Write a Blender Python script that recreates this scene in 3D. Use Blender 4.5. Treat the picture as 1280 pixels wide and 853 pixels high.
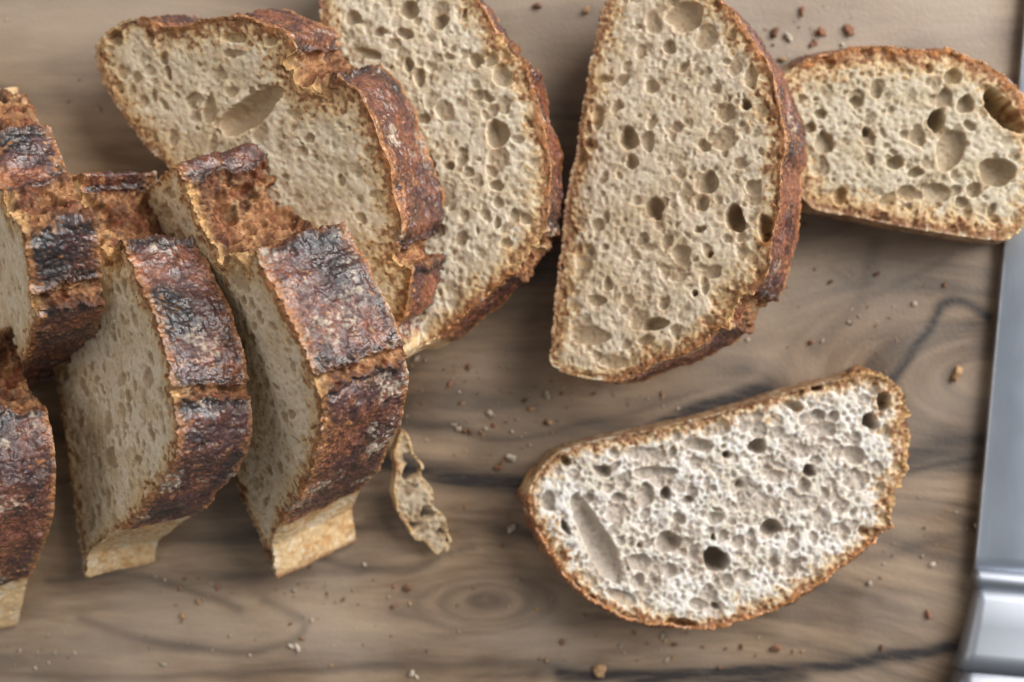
import bpy, math, random
import numpy as np
from mathutils import Vector

for o in list(bpy.data.objects):
    bpy.data.objects.remove(o)
scene = bpy.context.scene
col = scene.collection

# ------------------------------------------------------------------ camera, world, lamps, exposure
CAM_H = 0.46                      # lens height above the board (m)
cam_d = bpy.data.cameras.new('camera')
cam = bpy.data.objects.new('camera', cam_d)
col.objects.link(cam)
cam.location = (0, 0, CAM_H)
cam.rotation_euler = (0, 0, 0)
cam_d.sensor_width = 36
cam_d.lens = 36 * CAM_H / 0.32
cam_d.clip_start = 0.01
cam_d.clip_end = 50
cam_d.dof.use_dof = True
cam_d.dof.focus_distance = CAM_H - 0.057
cam_d.dof.aperture_fstop = 6.3
scene.camera = cam

world = bpy.data.worlds.new('World')
scene.world = world
world.use_nodes = True
bg = world.node_tree.nodes['Background']
bg.inputs['Color'].default_value = (0.95, 0.97, 1.0, 1)
bg.inputs['Strength'].default_value = 0.235


def area_lamp(name, loc, target, sx, sy, power, color):
    d = bpy.data.lights.new(name, 'AREA')
    d.shape = 'RECTANGLE'
    d.size, d.size_y = sx, sy
    d.energy = power
    d.color = color
    o = bpy.data.objects.new(name, d)
    col.objects.link(o)
    o.location = loc
    o.rotation_euler = (Vector(target) - Vector(loc)).to_track_quat('-Z', 'Y').to_euler()
    return o


area_lamp('window_light', (1.05, 0.68, 0.95), (0, 0, 0), 1.3, 1.2, 44, (1.0, 0.985, 0.965))
area_lamp('fill_light', (-1.1, 0.2, 0.9), (0, 0, 0), 0.9, 0.9, 4.5, (1.0, 0.96, 0.90))  # weak fill lamp added to brighten the faces turned left

scene.view_settings.view_transform = 'Standard'
scene.view_settings.look = 'None'
scene.view_settings.exposure = 0.0
scene.view_settings.gamma = 1.0
scene.view_settings.use_curve_mapping = False
scene.cycles.use_denoising = True

# ------------------------------------------------------------------ helpers
SC = 0.32 / 1280                  # metres per photo pixel on the board


def ray(px, py):
    return np.array([(px - 640) * SC / CAM_H, -(py - 426.5) * SC / CAM_H, -1.0])


def at(px, py, z=0.0):
    d = ray(px, py)
    t = CAM_H - z
    return np.array([d[0] * t, d[1] * t, z])


def _hash(i, j, k, seed):
    M = np.uint32
    h = (i.astype(M) * M(374761393)) ^ (j.astype(M) * M(668265263)) ^ (k.astype(M) * M(2147483647 - 98765)) ^ M((seed * 1274126177) & 0xffffffff)
    h = (h ^ (h >> M(13))) * M(1274126177)
    h = (h ^ (h >> M(16))) * M(2246822519)
    h = h ^ (h >> M(15))
    return h.astype(np.float32) * np.float32(2.0 / 4294967295.0) - np.float32(1.0)


def vnoise(p, size, seed=0):
    """value noise in [-1,1]; p (n,3) metres; size = feature size in metres"""
    q = (p / size).astype(np.float32) + np.float32(500.37)
    f0 = np.floor(q)
    f = q - f0
    i0 = f0.astype(np.int64)
    w = f * f * f * (f * (f * 6 - 15) + 10)
    r = 0
    for dx in (0, 1):
        wx = w[:, 0] if dx else 1 - w[:, 0]
        for dy in (0, 1):
            wy = w[:, 1] if dy else 1 - w[:, 1]
            for dz in (0, 1):
                wz = w[:, 2] if dz else 1 - w[:, 2]
                r = r + wx * wy * wz * _hash(i0[:, 0] + dx, i0[:, 1] + dy, i0[:, 2] + dz, seed)
    return r


def fbm(p, size, octaves=3, seed=0, gain=0.5):
    s, a, r = 0, 1.0, 0
    for k in range(octaves):
        r = r + a * vnoise(p, size / 2 ** k, seed + 17 * k)
        s += a
        a *= gain
    return r / s


def sstep(a, b, x):
    t = np.clip((x - a) / (b - a), 0, 1)
    return t * t * (3 - 2 * t)


def mix(a, b, t):
    return a + (b - a) * t


def mixc(A, B, t):
    return A + (np.asarray(B, dtype=np.float32) - A) * t[:, None]


def build(name, verts, faces, mat, parent=None, attrs=None, smooth=True, loc=None):
    """faces: int array (n,4) or (n,3), or list of both kinds of array"""
    if not isinstance(faces, (list, tuple)):
        faces = [faces]
    me = bpy.data.meshes.new(name)
    verts = np.asarray(verts, dtype=np.float32)
    me.vertices.add(len(verts))
    me.vertices.foreach_set('co', verts.ravel())
    lv, ls, lt = [], [], []
    off = 0
    for f in faces:
        f = np.asarray(f, dtype=np.int32)
        if not len(f):
            continue
        k = f.shape[1]
        lv.append(f.ravel())
        ls.append(off + np.arange(len(f), dtype=np.int32) * k)
        lt.append(np.full(len(f), k, dtype=np.int32))
        off += f.size
    lv, ls, lt = np.concatenate(lv), np.concatenate(ls), np.concatenate(lt)
    me.loops.add(len(lv))
    me.loops.foreach_set('vertex_index', lv)
    me.polygons.add(len(ls))
    me.polygons.foreach_set('loop_start', ls)
    me.polygons.foreach_set('loop_total', lt)
    if smooth:
        me.polygons.foreach_set('use_smooth', np.ones(len(ls), dtype=bool))
    for an, (kind, data) in (attrs or {}).items():
        at_ = me.attributes.new(an, kind, 'POINT')
        data = np.asarray(data, dtype=np.float32)
        if kind == 'FLOAT_COLOR':
            if data.shape[1] == 3:
                data = np.concatenate([data, np.ones((len(data), 1), np.float32)], 1)
            at_.data.foreach_set('color', data.ravel())
        elif kind == 'FLOAT_VECTOR':
            at_.data.foreach_set('vector', data.ravel())
        else:
            at_.data.foreach_set('value', data.ravel())
    me.update()
    me.validate()
    me.materials.append(mat)
    o = bpy.data.objects.new(name, me)
    col.objects.link(o)
    if loc is not None:
        o.location = loc
    if parent is not None:
        o.parent = parent
    return o


def thing(name, label, cat, loc, group=None):
    o = bpy.data.objects.new(name, None)
    o.empty_display_size = 0.01
    col.objects.link(o)
    o.location = loc
    o['label'] = label
    o['category'] = cat
    if group:
        o['group'] = group
    return o


def tag(o, label, cat, group=None):
    o['label'] = label
    o['category'] = cat
    if group:
        o['group'] = group
    return o


# ------------------------------------------------------------------ materials
def new_mat(name):
    m = bpy.data.materials.new(name)
    m.use_nodes = True
    nt = m.node_tree
    nt.nodes.clear()
    out = nt.nodes.new('ShaderNodeOutputMaterial')
    bs = nt.nodes.new('ShaderNodeBsdfPrincipled')
    nt.links.new(bs.outputs[0], out.inputs[0])
    return m, nt, bs


def N(nt, typ, **kw):
    n = nt.nodes.new(typ)
    for k, v in kw.items():
        if k.startswith('i_'):
            n.inputs[k[2:].replace('_', ' ')].default_value = v
        else:
            setattr(n, k, v)
    return n


def bread_mat(name, rough, rough_var, spec, bump_size, bump_dist, sss=0.0, cvar=0.25):
    m, nt, bs = new_mat(name)
    L = nt.links.new
    tc = N(nt, 'ShaderNodeTexCoord')
    a = N(nt, 'ShaderNodeAttribute', attribute_name='col')
    n1 = N(nt, 'ShaderNodeTexNoise', i_Scale=1 / bump_size, i_Detail=4.0, i_Roughness=0.6)
    n2 = N(nt, 'ShaderNodeTexNoise', i_Scale=0.45 / bump_size, i_Detail=3.0)
    L(tc.outputs['Object'], n1.inputs['Vector'])
    L(tc.outputs['Object'], n2.inputs['Vector'])
    mr = N(nt, 'ShaderNodeMapRange')
    mr.inputs[1].default_value, mr.inputs[2].default_value = 0.3, 0.7
    mr.inputs[3].default_value, mr.inputs[4].default_value = 1 - cvar, 1 + cvar
    L(n1.outputs[0], mr.inputs[0])
    vm = N(nt, 'ShaderNodeVectorMath', operation='SCALE')
    L(a.outputs['Color'], vm.inputs[0])
    L(mr.outputs[0], vm.inputs['Scale'])
    L(vm.outputs[0], bs.inputs['Base Color'])
    g = N(nt, 'ShaderNodeAttribute', attribute_name='gloss')
    r1 = N(nt, 'ShaderNodeMapRange')
    r1.inputs[1].default_value, r1.inputs[2].default_value = 0.35, 0.65
    r1.inputs[3].default_value, r1.inputs[4].default_value = -rough_var, rough_var
    L(n2.outputs[0], r1.inputs[0])
    r2 = N(nt, 'ShaderNodeMath', operation='MULTIPLY_ADD')
    L(g.outputs['Fac'], r2.inputs[0])
    r2.inputs[1].default_value = -0.5
    r2.inputs[2].default_value = rough
    r3 = N(nt, 'ShaderNodeMath', operation='ADD', use_clamp=True)
    L(r2.outputs[0], r3.inputs[0])
    L(r1.outputs[0], r3.inputs[1])
    L(r3.outputs[0], bs.inputs['Roughness'])
    bs.inputs['Specular IOR Level'].default_value = spec
    b = N(nt, 'ShaderNodeBump', i_Strength=0.9, i_Distance=bump_dist)
    L(n1.outputs[0], b.inputs['Height'])
    L(b.outputs[0], bs.inputs['Normal'])
    if name == 'bread_crust_material':
        cw = N(nt, 'ShaderNodeMath', operation='MULTIPLY', use_clamp=True)
        L(g.outputs['Fac'], cw.inputs[0])
        cw.inputs[1].default_value = 0.6
        L(cw.outputs[0], bs.inputs['Coat Weight'])
        bs.inputs['Coat Roughness'].default_value = 0.3
        bs.inputs['Coat IOR'].default_value = 1.5
        L(b.outputs[0], bs.inputs['Coat Normal'])
    if sss > 0:
        bs.inputs['Subsurface Weight'].default_value = sss
        bs.inputs['Subsurface Radius'].default_value = (1.0, 0.66, 0.38)
        bs.inputs['Subsurface Scale'].default_value = 0.0026
    return m


MAT_CRUMB = bread_mat('bread_crumb_material', 0.70, 0.12, 0.35, 0.0008, 0.00007, sss=0.8, cvar=0.09)
MAT_CRUST = bread_mat('bread_crust_material', 0.64, 0.20, 0.8, 0.0009, 0.00032, cvar=0.45)
MAT_SOFT = bread_mat('bread_soft_crust_material', 0.75, 0.10, 0.35, 0.0010, 0.0002, cvar=0.2)

# ------------------------------------------------------------------ bread slices
CREAM = np.array([0.67, 0.605, 0.51], np.float32)
PLATE_TAGS = {'plate': 'crust', 'ear': 'crust_ear', 'score': 'score_opening', 'pale': 'crust_side', 'base': 'crust_base'}


def smooth_loop(P, tags, ds):
    """closed Catmull-Rom through P, resampled every ds; returns pts, tag per pt"""
    n = len(P)
    out, tg = [], []
    for i in range(n):
        p0, p1, p2, p3 = P[i - 1], P[i], P[(i + 1) % n], P[(i + 2) % n]
        for k in range(40):
            t = k / 40
            q = 0.5 * ((2 * p1) + (-p0 + p2) * t + (2 * p0 - 5 * p1 + 4 * p2 - p3) * t * t + (-p0 + 3 * p1 - 3 * p2 + p3) * t ** 3)
            out.append(0.55 * q + 0.45 * (p1 + (p2 - p1) * t))
            tg.append(tags[i])
    out = np.array(out)
    d = np.linalg.norm(np.roll(out, -1, 0) - out, axis=1)
    s = np.concatenate([[0], np.cumsum(d)])
    L = s[-1]
    m = int(L / ds)
    si = np.arange(m) * L / m
    xs = np.interp(si, s, np.append(out[:, 0], out[0, 0]))
    ys = np.interp(si, s, np.append(out[:, 1], out[0, 1]))
    ti = np.searchsorted(s, si, side='right') - 1
    return np.stack([xs, ys], 1), [tg[min(k, len(tg) - 1)] for k in ti], L


def tidy_base(P, tags):
    """nothing goes below the flat base; ends that stop above it are carried down to it"""
    keep = [(p, g) for p, g in zip(P, tags) if not (p[1] < -0.009 or (g == 'base' and p[1] < -0.004))]
    P = [np.array([p[0], max(p[1], 0.0)]) if g != 'base' else p for p, g in keep]
    tags = [g for _, g in keep]
    if len(keep) == len(P) and not any(g == 'base' for g in tags):
        a, b = P[0], P[-1]
        s = 1 if b[0] > a[0] else -1
        if b[1] > 0.004:
            P.append(np.array([b[0] + s * 0.002, 0.0]))
            tags.append('base')
        else:
            tags[-1] = 'base'
        um = P[-1][0]
        u0 = a[0] - s * (0.004 if a[1] > 0.01 else 0.0005)
        for f in (.25, .5, .75):
            P.append(np.array([um + (u0 - um) * f, 0.0]))
            tags.append('base')
        P.append(np.array([u0 + s * .001, 0.0]))
        tags.append('base')
        if a[1] > 0.01:
            P.append(np.array([u0 - s * .001, 0.004]))
            tags.append('pale')
            P.append(np.array([a[0] - s * .001, a[1] * .6]))
            tags.append('pale')
    return np.array(P), tags


def inside_grid(us, vs, loop):
    """even-odd scanline fill: bool (len(vs), len(us))"""
    a, b = loop, np.roll(loop, -1, 0)
    res = np.zeros((len(vs), len(us)), bool)
    for r, v in enumerate(vs):
        c = ((a[:, 1] <= v) & (b[:, 1] > v)) | ((b[:, 1] <= v) & (a[:, 1] > v))
        if not c.any():
            continue
        x = np.sort(a[c, 0] + (v - a[c, 1]) / (b[c, 1] - a[c, 1]) * (b[c, 0] - a[c, 0]))
        for k in range(0, len(x) - 1, 2):
            res[r] |= (us >= x[k]) & (us <= x[k + 1])
    return res


def loop_dist(P, loop):
    """distance and nearest point from points to closed loop (segments)"""
    D = np.full(len(P), 1e9)
    Q = np.zeros_like(P)
    idx = np.zeros(len(P), int)
    a, b = loop, np.roll(loop, -1, 0)
    e = b - a
    ee = (e ** 2).sum(1) + 1e-18
    for c in range(0, len(P), 2000):
        p = P[c:c + 2000]
        t = np.clip(((p[:, None] - a) * e).sum(2) / ee, 0, 1)
        q = a + e * t[..., None]
        d2 = ((p[:, None] - q) ** 2).sum(2)
        k = d2.argmin(1)
        r = np.arange(len(p))
        D[c:c + 2000] = np.sqrt(d2[r, k])
        Q[c:c + 2000] = q[r, k]
        idx[c:c + 2000] = k
    return D, Q, idx


def coarse_dist(P, loop):
    D = np.empty(len(P), np.float32)
    l = loop.astype(np.float32)
    for c in range(0, len(P), 8000):
        p = P[c:c + 8000].astype(np.float32)
        D[c:c + 8000] = np.sqrt(((p[:, None, 0] - l[:, 0]) ** 2 + (p[:, None, 1] - l[:, 1]) ** 2).min(1))
    return D


def splat(arr, u0, v0, res, cu, cv, ru, rv, ang, depth, rng, rim=0.0, power=0.5):
    R = max(ru, rv) * 1.35
    i0, i1 = int((cu - R - u0) / res), int((cu + R - u0) / res) + 2
    j0, j1 = int((cv - R - v0) / res), int((cv + R - v0) / res) + 2
    i0, j0 = max(i0, 0), max(j0, 0)
    i1, j1 = min(i1, arr.shape[1]), min(j1, arr.shape[0])
    if i1 <= i0 or j1 <= j0:
        return
    x = (u0 + np.arange(i0, i1) * res - cu)[None, :]
    y = (v0 + np.arange(j0, j1) * res - cv)[:, None]
    ca, sa = math.cos(ang), math.sin(ang)
    X, Y = (x * ca + y * sa) / ru, (-x * sa + y * ca) / rv
    th = np.arctan2(Y, X)
    wob = 1 + 0.09 * np.sin(2 * th + rng.uniform(0, 6)) + 0.06 * np.sin(3 * th + rng.uniform(0, 6)) + 0.03 * np.sin(5 * th + rng.uniform(0, 6))
    q = (X * X + Y * Y) / wob ** 2
    tilt = rng.uniform(-0.3, 0.3) * X + rng.uniform(-0.3, 0.3) * Y
    h = -depth * np.power(np.clip(1 - q, 0, 1), power) * (1 + tilt)
    sub = arr[j0:j1, i0:i1]
    np.minimum(sub, h, out=sub)


def sample(arr, u0, v0, res, U, V):
    x = np.clip((U - u0) / res, 0, arr.shape[1] - 1.001)
    y = np.clip((V - v0) / res, 0, arr.shape[0] - 1.001)
    i, j = x.astype(int), y.astype(int)
    fx, fy = x - i, y - j
    return (arr[j, i] * (1 - fx) + arr[j, i + 1] * fx) * (1 - fy) + (arr[j + 1, i] * (1 - fx) + arr[j + 1, i + 1] * fx) * fy


def bread_slice(label, apex, phi, lean, T, height, outline, seed, pores=(), name='bread_slice', cat='bread slice',
                group='sourdough bread slices on the board', dz=0.0, roll=0.0, grid=0.00028, rim=0.00034, back=1.0, back_shift=(0, 0),
                pore_cover=0.75, pore_max=0.0022, pore_min=0.00035, flour=0.3, char=0.4, toast=1.0, cream=CREAM, red=0.4, pore_k=1.0, foot=None, depth_k=1.0, wavy=1.0, lacy=0.0, skin_c=(.64, .55, .45), small_k=.62):
    rng = np.random.default_rng(seed)
    th, ph = math.radians(lean), math.radians(phi)
    h = np.array([math.cos(ph), math.sin(ph), 0])
    Z = np.array([0, 0, 1.0])
    U = np.array([math.sin(ph), -math.cos(ph), 0])        # along the cut face, horizontal
    V = math.cos(th) * Z + math.sin(th) * h               # base -> dome
    n = math.sin(th) * Z - math.cos(th) * h               # outward from the cut face
    z0 = T * math.sin(th) + dz
    A = at(apex[0], apex[1], z0 + height * math.cos(th))
    O = A - V * height                                    # on the base line, under the dome's crown
    if foot:                                              # a point known to lie on the base line
        O = at(foot[0], foot[1], z0)
    if roll:
        r = math.radians(roll)
        U, n = U * math.cos(r) + n * math.sin(r), n * math.cos(r) - U * math.sin(r)

    def to_uv(px, py):
        d = ray(px, py)
        c = np.array([0, 0, CAM_H])
        t = np.dot(O - c, n) / np.dot(d, n)
        p = c + d * t - O
        return np.array([np.dot(p, U), np.dot(p, V)]), t
    P, tags = [], []
    tg = 'plate'
    for e in outline:
        if isinstance(e, str):
            tg = e
            continue
        P.append(np.array(e[1:]) if e[0] == 'uv' else to_uv(e[0], e[1])[0])
        tags.append(tg)
    P, tags = tidy_base(P, tags)
    area2 = np.sum(P[:, 0] * np.roll(P[:, 1], -1) - np.roll(P[:, 0], -1) * P[:, 1])
    print(label[:40], 'u', P[:, 0].min().round(4), P[:, 0].max().round(4), 'v', P[:, 1].min().round(4), P[:, 1].max().round(4), 'z0', round(z0, 4))
    ccw = area2 > 0
    loop, ltag, Ls = smooth_loop(P, tags, rim)
    M = len(loop)
    tgn = np.roll(loop, -2, 0) - np.roll(loop, 2, 0)
    nor = np.stack([tgn[:, 1], -tgn[:, 0]], 1)
    if not ccw:
        nor = -nor
    for _ in range(6):
        nor = (np.roll(nor, 1, 0) + nor + np.roll(nor, -1, 0)) / 3
    nor /= np.linalg.norm(nor, axis=1)[:, None] + 1e-12

    # ---- rim surface: s runs round the slice, t through its thickness
    rows = max(6, int(T / rim))
    t = np.linspace(0, 1, rows)
    S = np.arange(M) * Ls / M
    SS, TT = np.meshgrid(S, t * T, indexing='ij')          # (M, rows)
    base_c = np.array([loop[:, 0].mean(), 0.0])
    back_loop = base_c + (loop - base_c) * back + np.array(back_shift)
    lerp = np.power(t, 0.9)[None, :, None]
    C2 = loop[:, None, :] * (1 - lerp) + back_loop[:, None, :] * lerp
    P3 = np.concatenate([C2, -TT[..., None]], 2).reshape(-1, 3).astype(np.float32)
    NP = P3 + seed * 0.37
    names = ['plate', 'ear', 'score', 'pale', 'base']
    onehot = np.zeros((M, 5), np.float32)
    for i, g in enumerate(ltag):
        onehot[i, names.index(g)] = 1
    hard = onehot.copy()
    k = max(1, int(0.0007 / rim))
    for _ in range(3):
        onehot = sum(np.roll(onehot, q, 0) for q in range(-k, k + 1)) / (2 * k + 1)
    # ragged borders between the zones: look the zone up at a shifted arc position
    wn = 0.0016 * vnoise(NP, 0.006, 3) + 0.0011 * vnoise(NP, 0.0024, 5) + 0.0007 * vnoise(NP, 0.0009, 7)
    si = np.clip(np.round((SS.ravel() + wn) / (Ls / M)).astype(int), -M, 2 * M) % M
    W = onehot[si]
    zone = hard[si].argmax(1)
    wp, we, wsc, wpl, wb = [W[:, i] for i in range(5)]
    crusty = wp + we
    # edge of plates (near a score): raised lip
    f1 = vnoise(NP, 0.009, 11)
    f2 = vnoise(NP, 0.0035, 12)
    f3 = vnoise(NP, 0.0016, 13)
    f4 = vnoise(NP, 0.0008, 14)
    f5 = vnoise(NP, 0.0005, 15)
    rid = 1 - np.abs(vnoise(NP, 0.0022, 16)) * 2
    rid2 = 1 - np.abs(vnoise(NP, 0.0011, 18)) * 2
    lip = crusty * wsc * 4
    nsc = onehot[:, 2].copy()
    kk = max(1, int(0.0022 / rim))
    for _ in range(3):
        nsc = sum(np.roll(nsc, q) for q in range(-kk, kk + 1)) / (2 * kk + 1)
    nearsc = nsc[si] * crusty
    disp = 0.0010 * f1 * (crusty + 0.6 * wsc + 0.6 * wpl + 0.3 * wb)
    bil3 = vnoise(NP, 0.0022, 20)
    f6 = vnoise(NP, 0.00036, 21)
    disp += crusty * (0.00030 * f2 - 0.00012 * rid + 0.00045 * np.maximum(f3, -.1) ** 2 + 0.00034 * np.maximum(bil3, -.1) + 0.00026 * np.maximum(f4, -.15) + 0.00020 * f5 + 0.00008 * f6 + 0.0004 * np.maximum(f2, 0) + 0.0004)
    disp += lip * 0.0014
    # torn cells in the scored openings and small pits elsewhere
    res = 0.00022
    ar = np.zeros((int(T / res) + 8, int(Ls / res) + 8), np.float32)
    smask = onehot[:, 2]
    n_sc = int(smask.sum() / M * Ls * T / (math.pi * 0.0013 ** 2) * 0.6)
    cand = np.where(smask > 0.5)[0]
    if len(cand):
        for _ in range(n_sc):
            s1 = rng.choice(cand)
            s0 = s1 * Ls / M
            r = min(0.0006 * (rng.random() + 1e-3) ** -0.75, 0.0038 if nsc[s1] > .8 else 0.0010)
            splat(ar, 0, 0, res, s0, rng.uniform(0, T), r, r * rng.uniform(.55, 1), rng.uniform(0, 3), r * rng.uniform(.8, 1.5), rng)
    for _ in range(int(Ls * T / 0.00006)):
        r = min(0.0003 * (rng.random() + 1e-3) ** -0.5, 0.0012)
        splat(ar, 0, 0, res, rng.uniform(0, Ls), rng.uniform(0, T), r, r * rng.uniform(.35, .9), rng.uniform(0, 3), r * .55, rng)
    pit = sample(ar, 0, 0, res, SS.ravel(), TT.ravel())
    disp += pit + wsc * (0.0006 * f3 + 0.0005 * np.abs(f4) + 0.00035 * f5 + 0.0002 * f6 + 0.0007 * f2) + wpl * (0.00018 * f3 + 0.00008 * f4) + wb * (0.00012 * f3 + 0.00012 * f4)
    disp2 = disp.reshape(M, rows)
    hz = (0.0004 * f2 + 0.0005 * f3 + 0.0004 * f4 + 0.0003 * f5).reshape(M, rows) * np.exp(-TT / 0.0012)     # ragged knife edge
    P3 = P3.reshape(M, rows, 3)
    nn = np.repeat(nor[:, None, :], rows, 1)
    P3[..., :2] += nn * disp2[..., None]
    P3[..., 2] += hz
    edge = P3[:, 0, :].copy()                               # front rim, shared with the crumb
    # inner lip row so that crumb and crust interlock
    inner = edge.copy()
    inner[:, :2] -= nor * 0.0007
    inner[:, 2] -= 0.0006
    # ---- colours of the rim
    cN = fbm(NP, 0.010, 3, 31)
    cM = fbm(NP, 0.0030, 3, 32)
    cF = vnoise(NP, 0.0009, 33)
    cG = vnoise(NP, 0.00055, 34)
    n_pts = len(NP)
    dark = np.tile(np.array([0.074, 0.029, 0.025], np.float32), (n_pts, 1))
    C_plate = mixc(dark, [0.225, 0.075, 0.038], sstep(-0.25, 0.55, cN * .8 + cM * .6 + (red - .4)))
    C_plate = mixc(C_plate, [0.34, 0.155, 0.062], sstep(0.30, 0.75, cM * .7 + cF * .45 + (red - .4) * .6) * 0.75)
    charm = sstep(0.08, 0.75, fbm(NP, 0.013, 2, 41) + cM * .45 + cF * .15 + char - 0.52 + 0.5 * lip + 2.1 * nearsc)
    C_plate = mixc(C_plate, [0.014, 0.012, 0.014], charm * 0.94)
    C_plate = mixc(C_plate, [0.46, 0.20, 0.065], (1 - sstep(0.0004, 0.0034, np.minimum(TT.ravel(), (T - TT.ravel()) * 1.6) * (1 + .6 * cF + .7 * cM + .5 * f2))) * min(.85, .25 + red * .9))
    flk = sstep(0.45, 0.75, cF * .7 + cM * .4) * sstep(.1, .4, cG + .3)
    C_plate = mixc(C_plate, [0.42, 0.22, 0.095], flk * 0.7 * (1 - charm * .6))
    flo = sstep(0.20, 0.42, fbm(NP * np.array([1, 1, 1], np.float32), 0.009, 3, 51) + cF * .22 + flour - 0.5) * sstep(-.35, .25, cF + cM)
    C_plate = mixc(C_plate, [0.46, 0.38, 0.29], flo * 0.8)
    spk = 1 + .40 * f4 + .30 * f5 + .15 * f6 + .3 * f3
    C_plate = C_plate * np.clip(spk, .25, 2)[:, None]
    glint = sstep(.45, .8, .6 * f5 + .5 * f6 + .3 * cM)
    C_plate = mixc(C_plate, [0.45, 0.26, 0.15], glint * .55)
    C_score = np.tile(np.array([0.33, 0.160, 0.070], np.float32), (n_pts, 1))
    C_score = mixc(C_score, [0.20, 0.075, 0.032], sstep(-0.2, 0.45, cN * .5 + cM * .8))
    C_score = mixc(C_score, [0.66, 0.47, 0.26], sstep(0.15, 0.7, -cN * .5 - cM * .7 + cF * .3 + .35 * (1 - sstep(.001, .006, TT.ravel())) - .1))
    C_score = mixc(C_score, [0.19, 0.060, 0.024], sstep(.35, .7, cM * .5 + f2 * .6 + (char - .4) * .6))
    C_score = mixc(C_score, [0.085, 0.034, 0.018], sstep(.05, .5, fbm(NP, 0.008, 2, 44) + .4 * cF) * .8)
    C_score = mixc(C_score, [0.60, 0.36, 0.155], (1 - sstep(0.0006, 0.0040, TT.ravel() * (1 + .7 * cM + .4 * cF))) * .8)
    C_score = mixc(C_score, [0.16, 0.05, 0.025], np.clip(crusty * 1.2, 0, 1) * .8)
    C_pale = np.tile(np.array([0.66, 0.46, 0.245], np.float32), (n_pts, 1))
    C_pale = mixc(C_pale, [0.74, 0.60, 0.41], sstep(-.1, .5, cM))
    C_pale = mixc(C_pale, [0.50, 0.26, 0.09], sstep(.1, .6, cN * .8 + cF * .4) * .8)
    C_pale = mixc(C_pale, [0.34, 0.12, 0.04], np.clip(crusty * 1.4, 0, 1))
    nb_s = onehot[:, 4].copy()
    for _ in range(3):
        nb_s = sum(np.roll(nb_s, q) for q in range(-kk, kk + 1)) / (2 * kk + 1)
    C_pale = mixc(C_pale, [0.42, 0.22, 0.09], sstep(.05, .5, nb_s[si] + .25 * cM + .15 * cF) * .85)
    C_base = np.tile(np.array([0.40, 0.235, 0.115], np.float32), (n_pts, 1))
    C_base = mixc(C_base, [0.22, 0.10, 0.050], sstep(-.2, .5, cM + cN * .4))
    C_base = mixc(C_base, [0.55, 0.43, 0.30], sstep(.05, .5, cF * .6 - cM * .5))
    C_score = C_score * np.clip(1 + .4 * f4 + .35 * f5, .4, 1.6)[:, None]
    C = C_plate * crusty[:, None] + C_score * wsc[:, None] + C_pale * wpl[:, None] + C_base * wb[:, None]
    gl = crusty * np.clip(0.50 + 0.5 * cM + 0.35 * f1 - 0.5 * flo, 0.05, .8) + 0.16 * wsc
    # ---- rim meshes, one per zone run
    vid = np.arange(M * rows).reshape(M, rows)
    full = np.concatenate([inner[:, None, :], P3], 1)      # (M, rows+1, 3)
    Cf = np.concatenate([C.reshape(M, rows, 3)[:, :1], C.reshape(M, rows, 3)], 1).reshape(-1, 3)
    gf = np.concatenate([gl.reshape(M, rows)[:, :1], gl.reshape(M, rows)], 1).ravel()
    zf = np.concatenate([zone.reshape(M, rows)[:, :1], zone.reshape(M, rows)], 1)
    R1 = rows + 1
    vid = np.arange(M * R1).reshape(M, R1)
    a = vid[:, :-1]
    b = vid[:, 1:]
    a2, b2 = np.roll(a, -1, 0), np.roll(b, -1, 0)
    quads = np.stack([a, a2, b2, b] if ccw else [a, b, b2, a2], 2)
    qz = zf[:, :-1]
    # which zone run (by arc) does each quad belong to
    run = np.zeros(M, int)
    hz_ = hard.argmax(1)
    for i in range(1, M):
        run[i] = run[i - 1] + (hz_[i] != hz_[i - 1])
    last = run[-1]
    if hz_[0] == hz_[-1]:
        run[run == last] = 0
    sr = np.concatenate([si.reshape(M, rows)[:, :1], si.reshape(M, rows)], 1)[:, :-1]
    qrun = run[sr]
    world = lambda X: O + X[:, :1] * U + X[:, 1:2] * V + X[:, 2:3] * n
    FW = world(full.reshape(-1, 3))
    allw = FW
    base_pt = np.array([allw[:, 0].mean(), allw[:, 1].mean(), allw[:, 2].min()])
    root = thing(name, label, cat, base_pt, group)
    for rr in np.unique(qrun):
        m_ = qrun == rr
        q = quads[m_]
        if len(q) < 30:
            continue
        z_ = names[int(np.bincount(qz[m_]).argmax())]
        used, inv = np.unique(q.ravel(), return_inverse=True)
        build(PLATE_TAGS[z_], FW[used] - base_pt, inv.reshape(-1, 4), MAT_CRUST if z_ in ('plate', 'ear') else MAT_SOFT, root,
              {'col': ('FLOAT_COLOR', np.clip(Cf[used], 0.005, 0.9)), 'gloss': ('FLOAT', gf[used])})

    # ---- crumb: a fine grid cut to the rim, with the pores sunk into it
    e2 = edge[:, :2]
    lo, hi = e2.min(0) - 0.001, e2.max(0) + 0.001
    res = 0.0002
    hm = np.zeros((int((hi[1] - lo[1]) / res) + 2, int((hi[0] - lo[0]) / res) + 2), np.float32)
    hs_ = np.zeros_like(hm)
    hl = np.zeros_like(hm)
    area = abs(area2) / 2

    def scatter(arr, rmin, rmax, cover, k, pw, asp):
        rs = np.minimum(rmin * (rng.random(3000) + 1e-4) ** -0.6, rmax)
        for _ in range(min(int(cover * area / (math.pi * (rs ** 2).mean() * 0.7)), 12000)):
            r = min(rmin * (rng.random() + 1e-4) ** -0.6, rmax)
            cu, cv = rng.uniform(lo[0], hi[0]), rng.uniform(lo[1], hi[1])
            splat(arr, lo[0], lo[1], res, cu, cv, r, r * rng.uniform(asp, 1), rng.normal(0.3, .9), r * rng.uniform(.2, .9) * k * depth_k, rng, power=rng.uniform(*pw))
    scatter(hm, 0.0007, pore_max, pore_cover * .50, .95, (.38, .55), .55)
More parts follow.
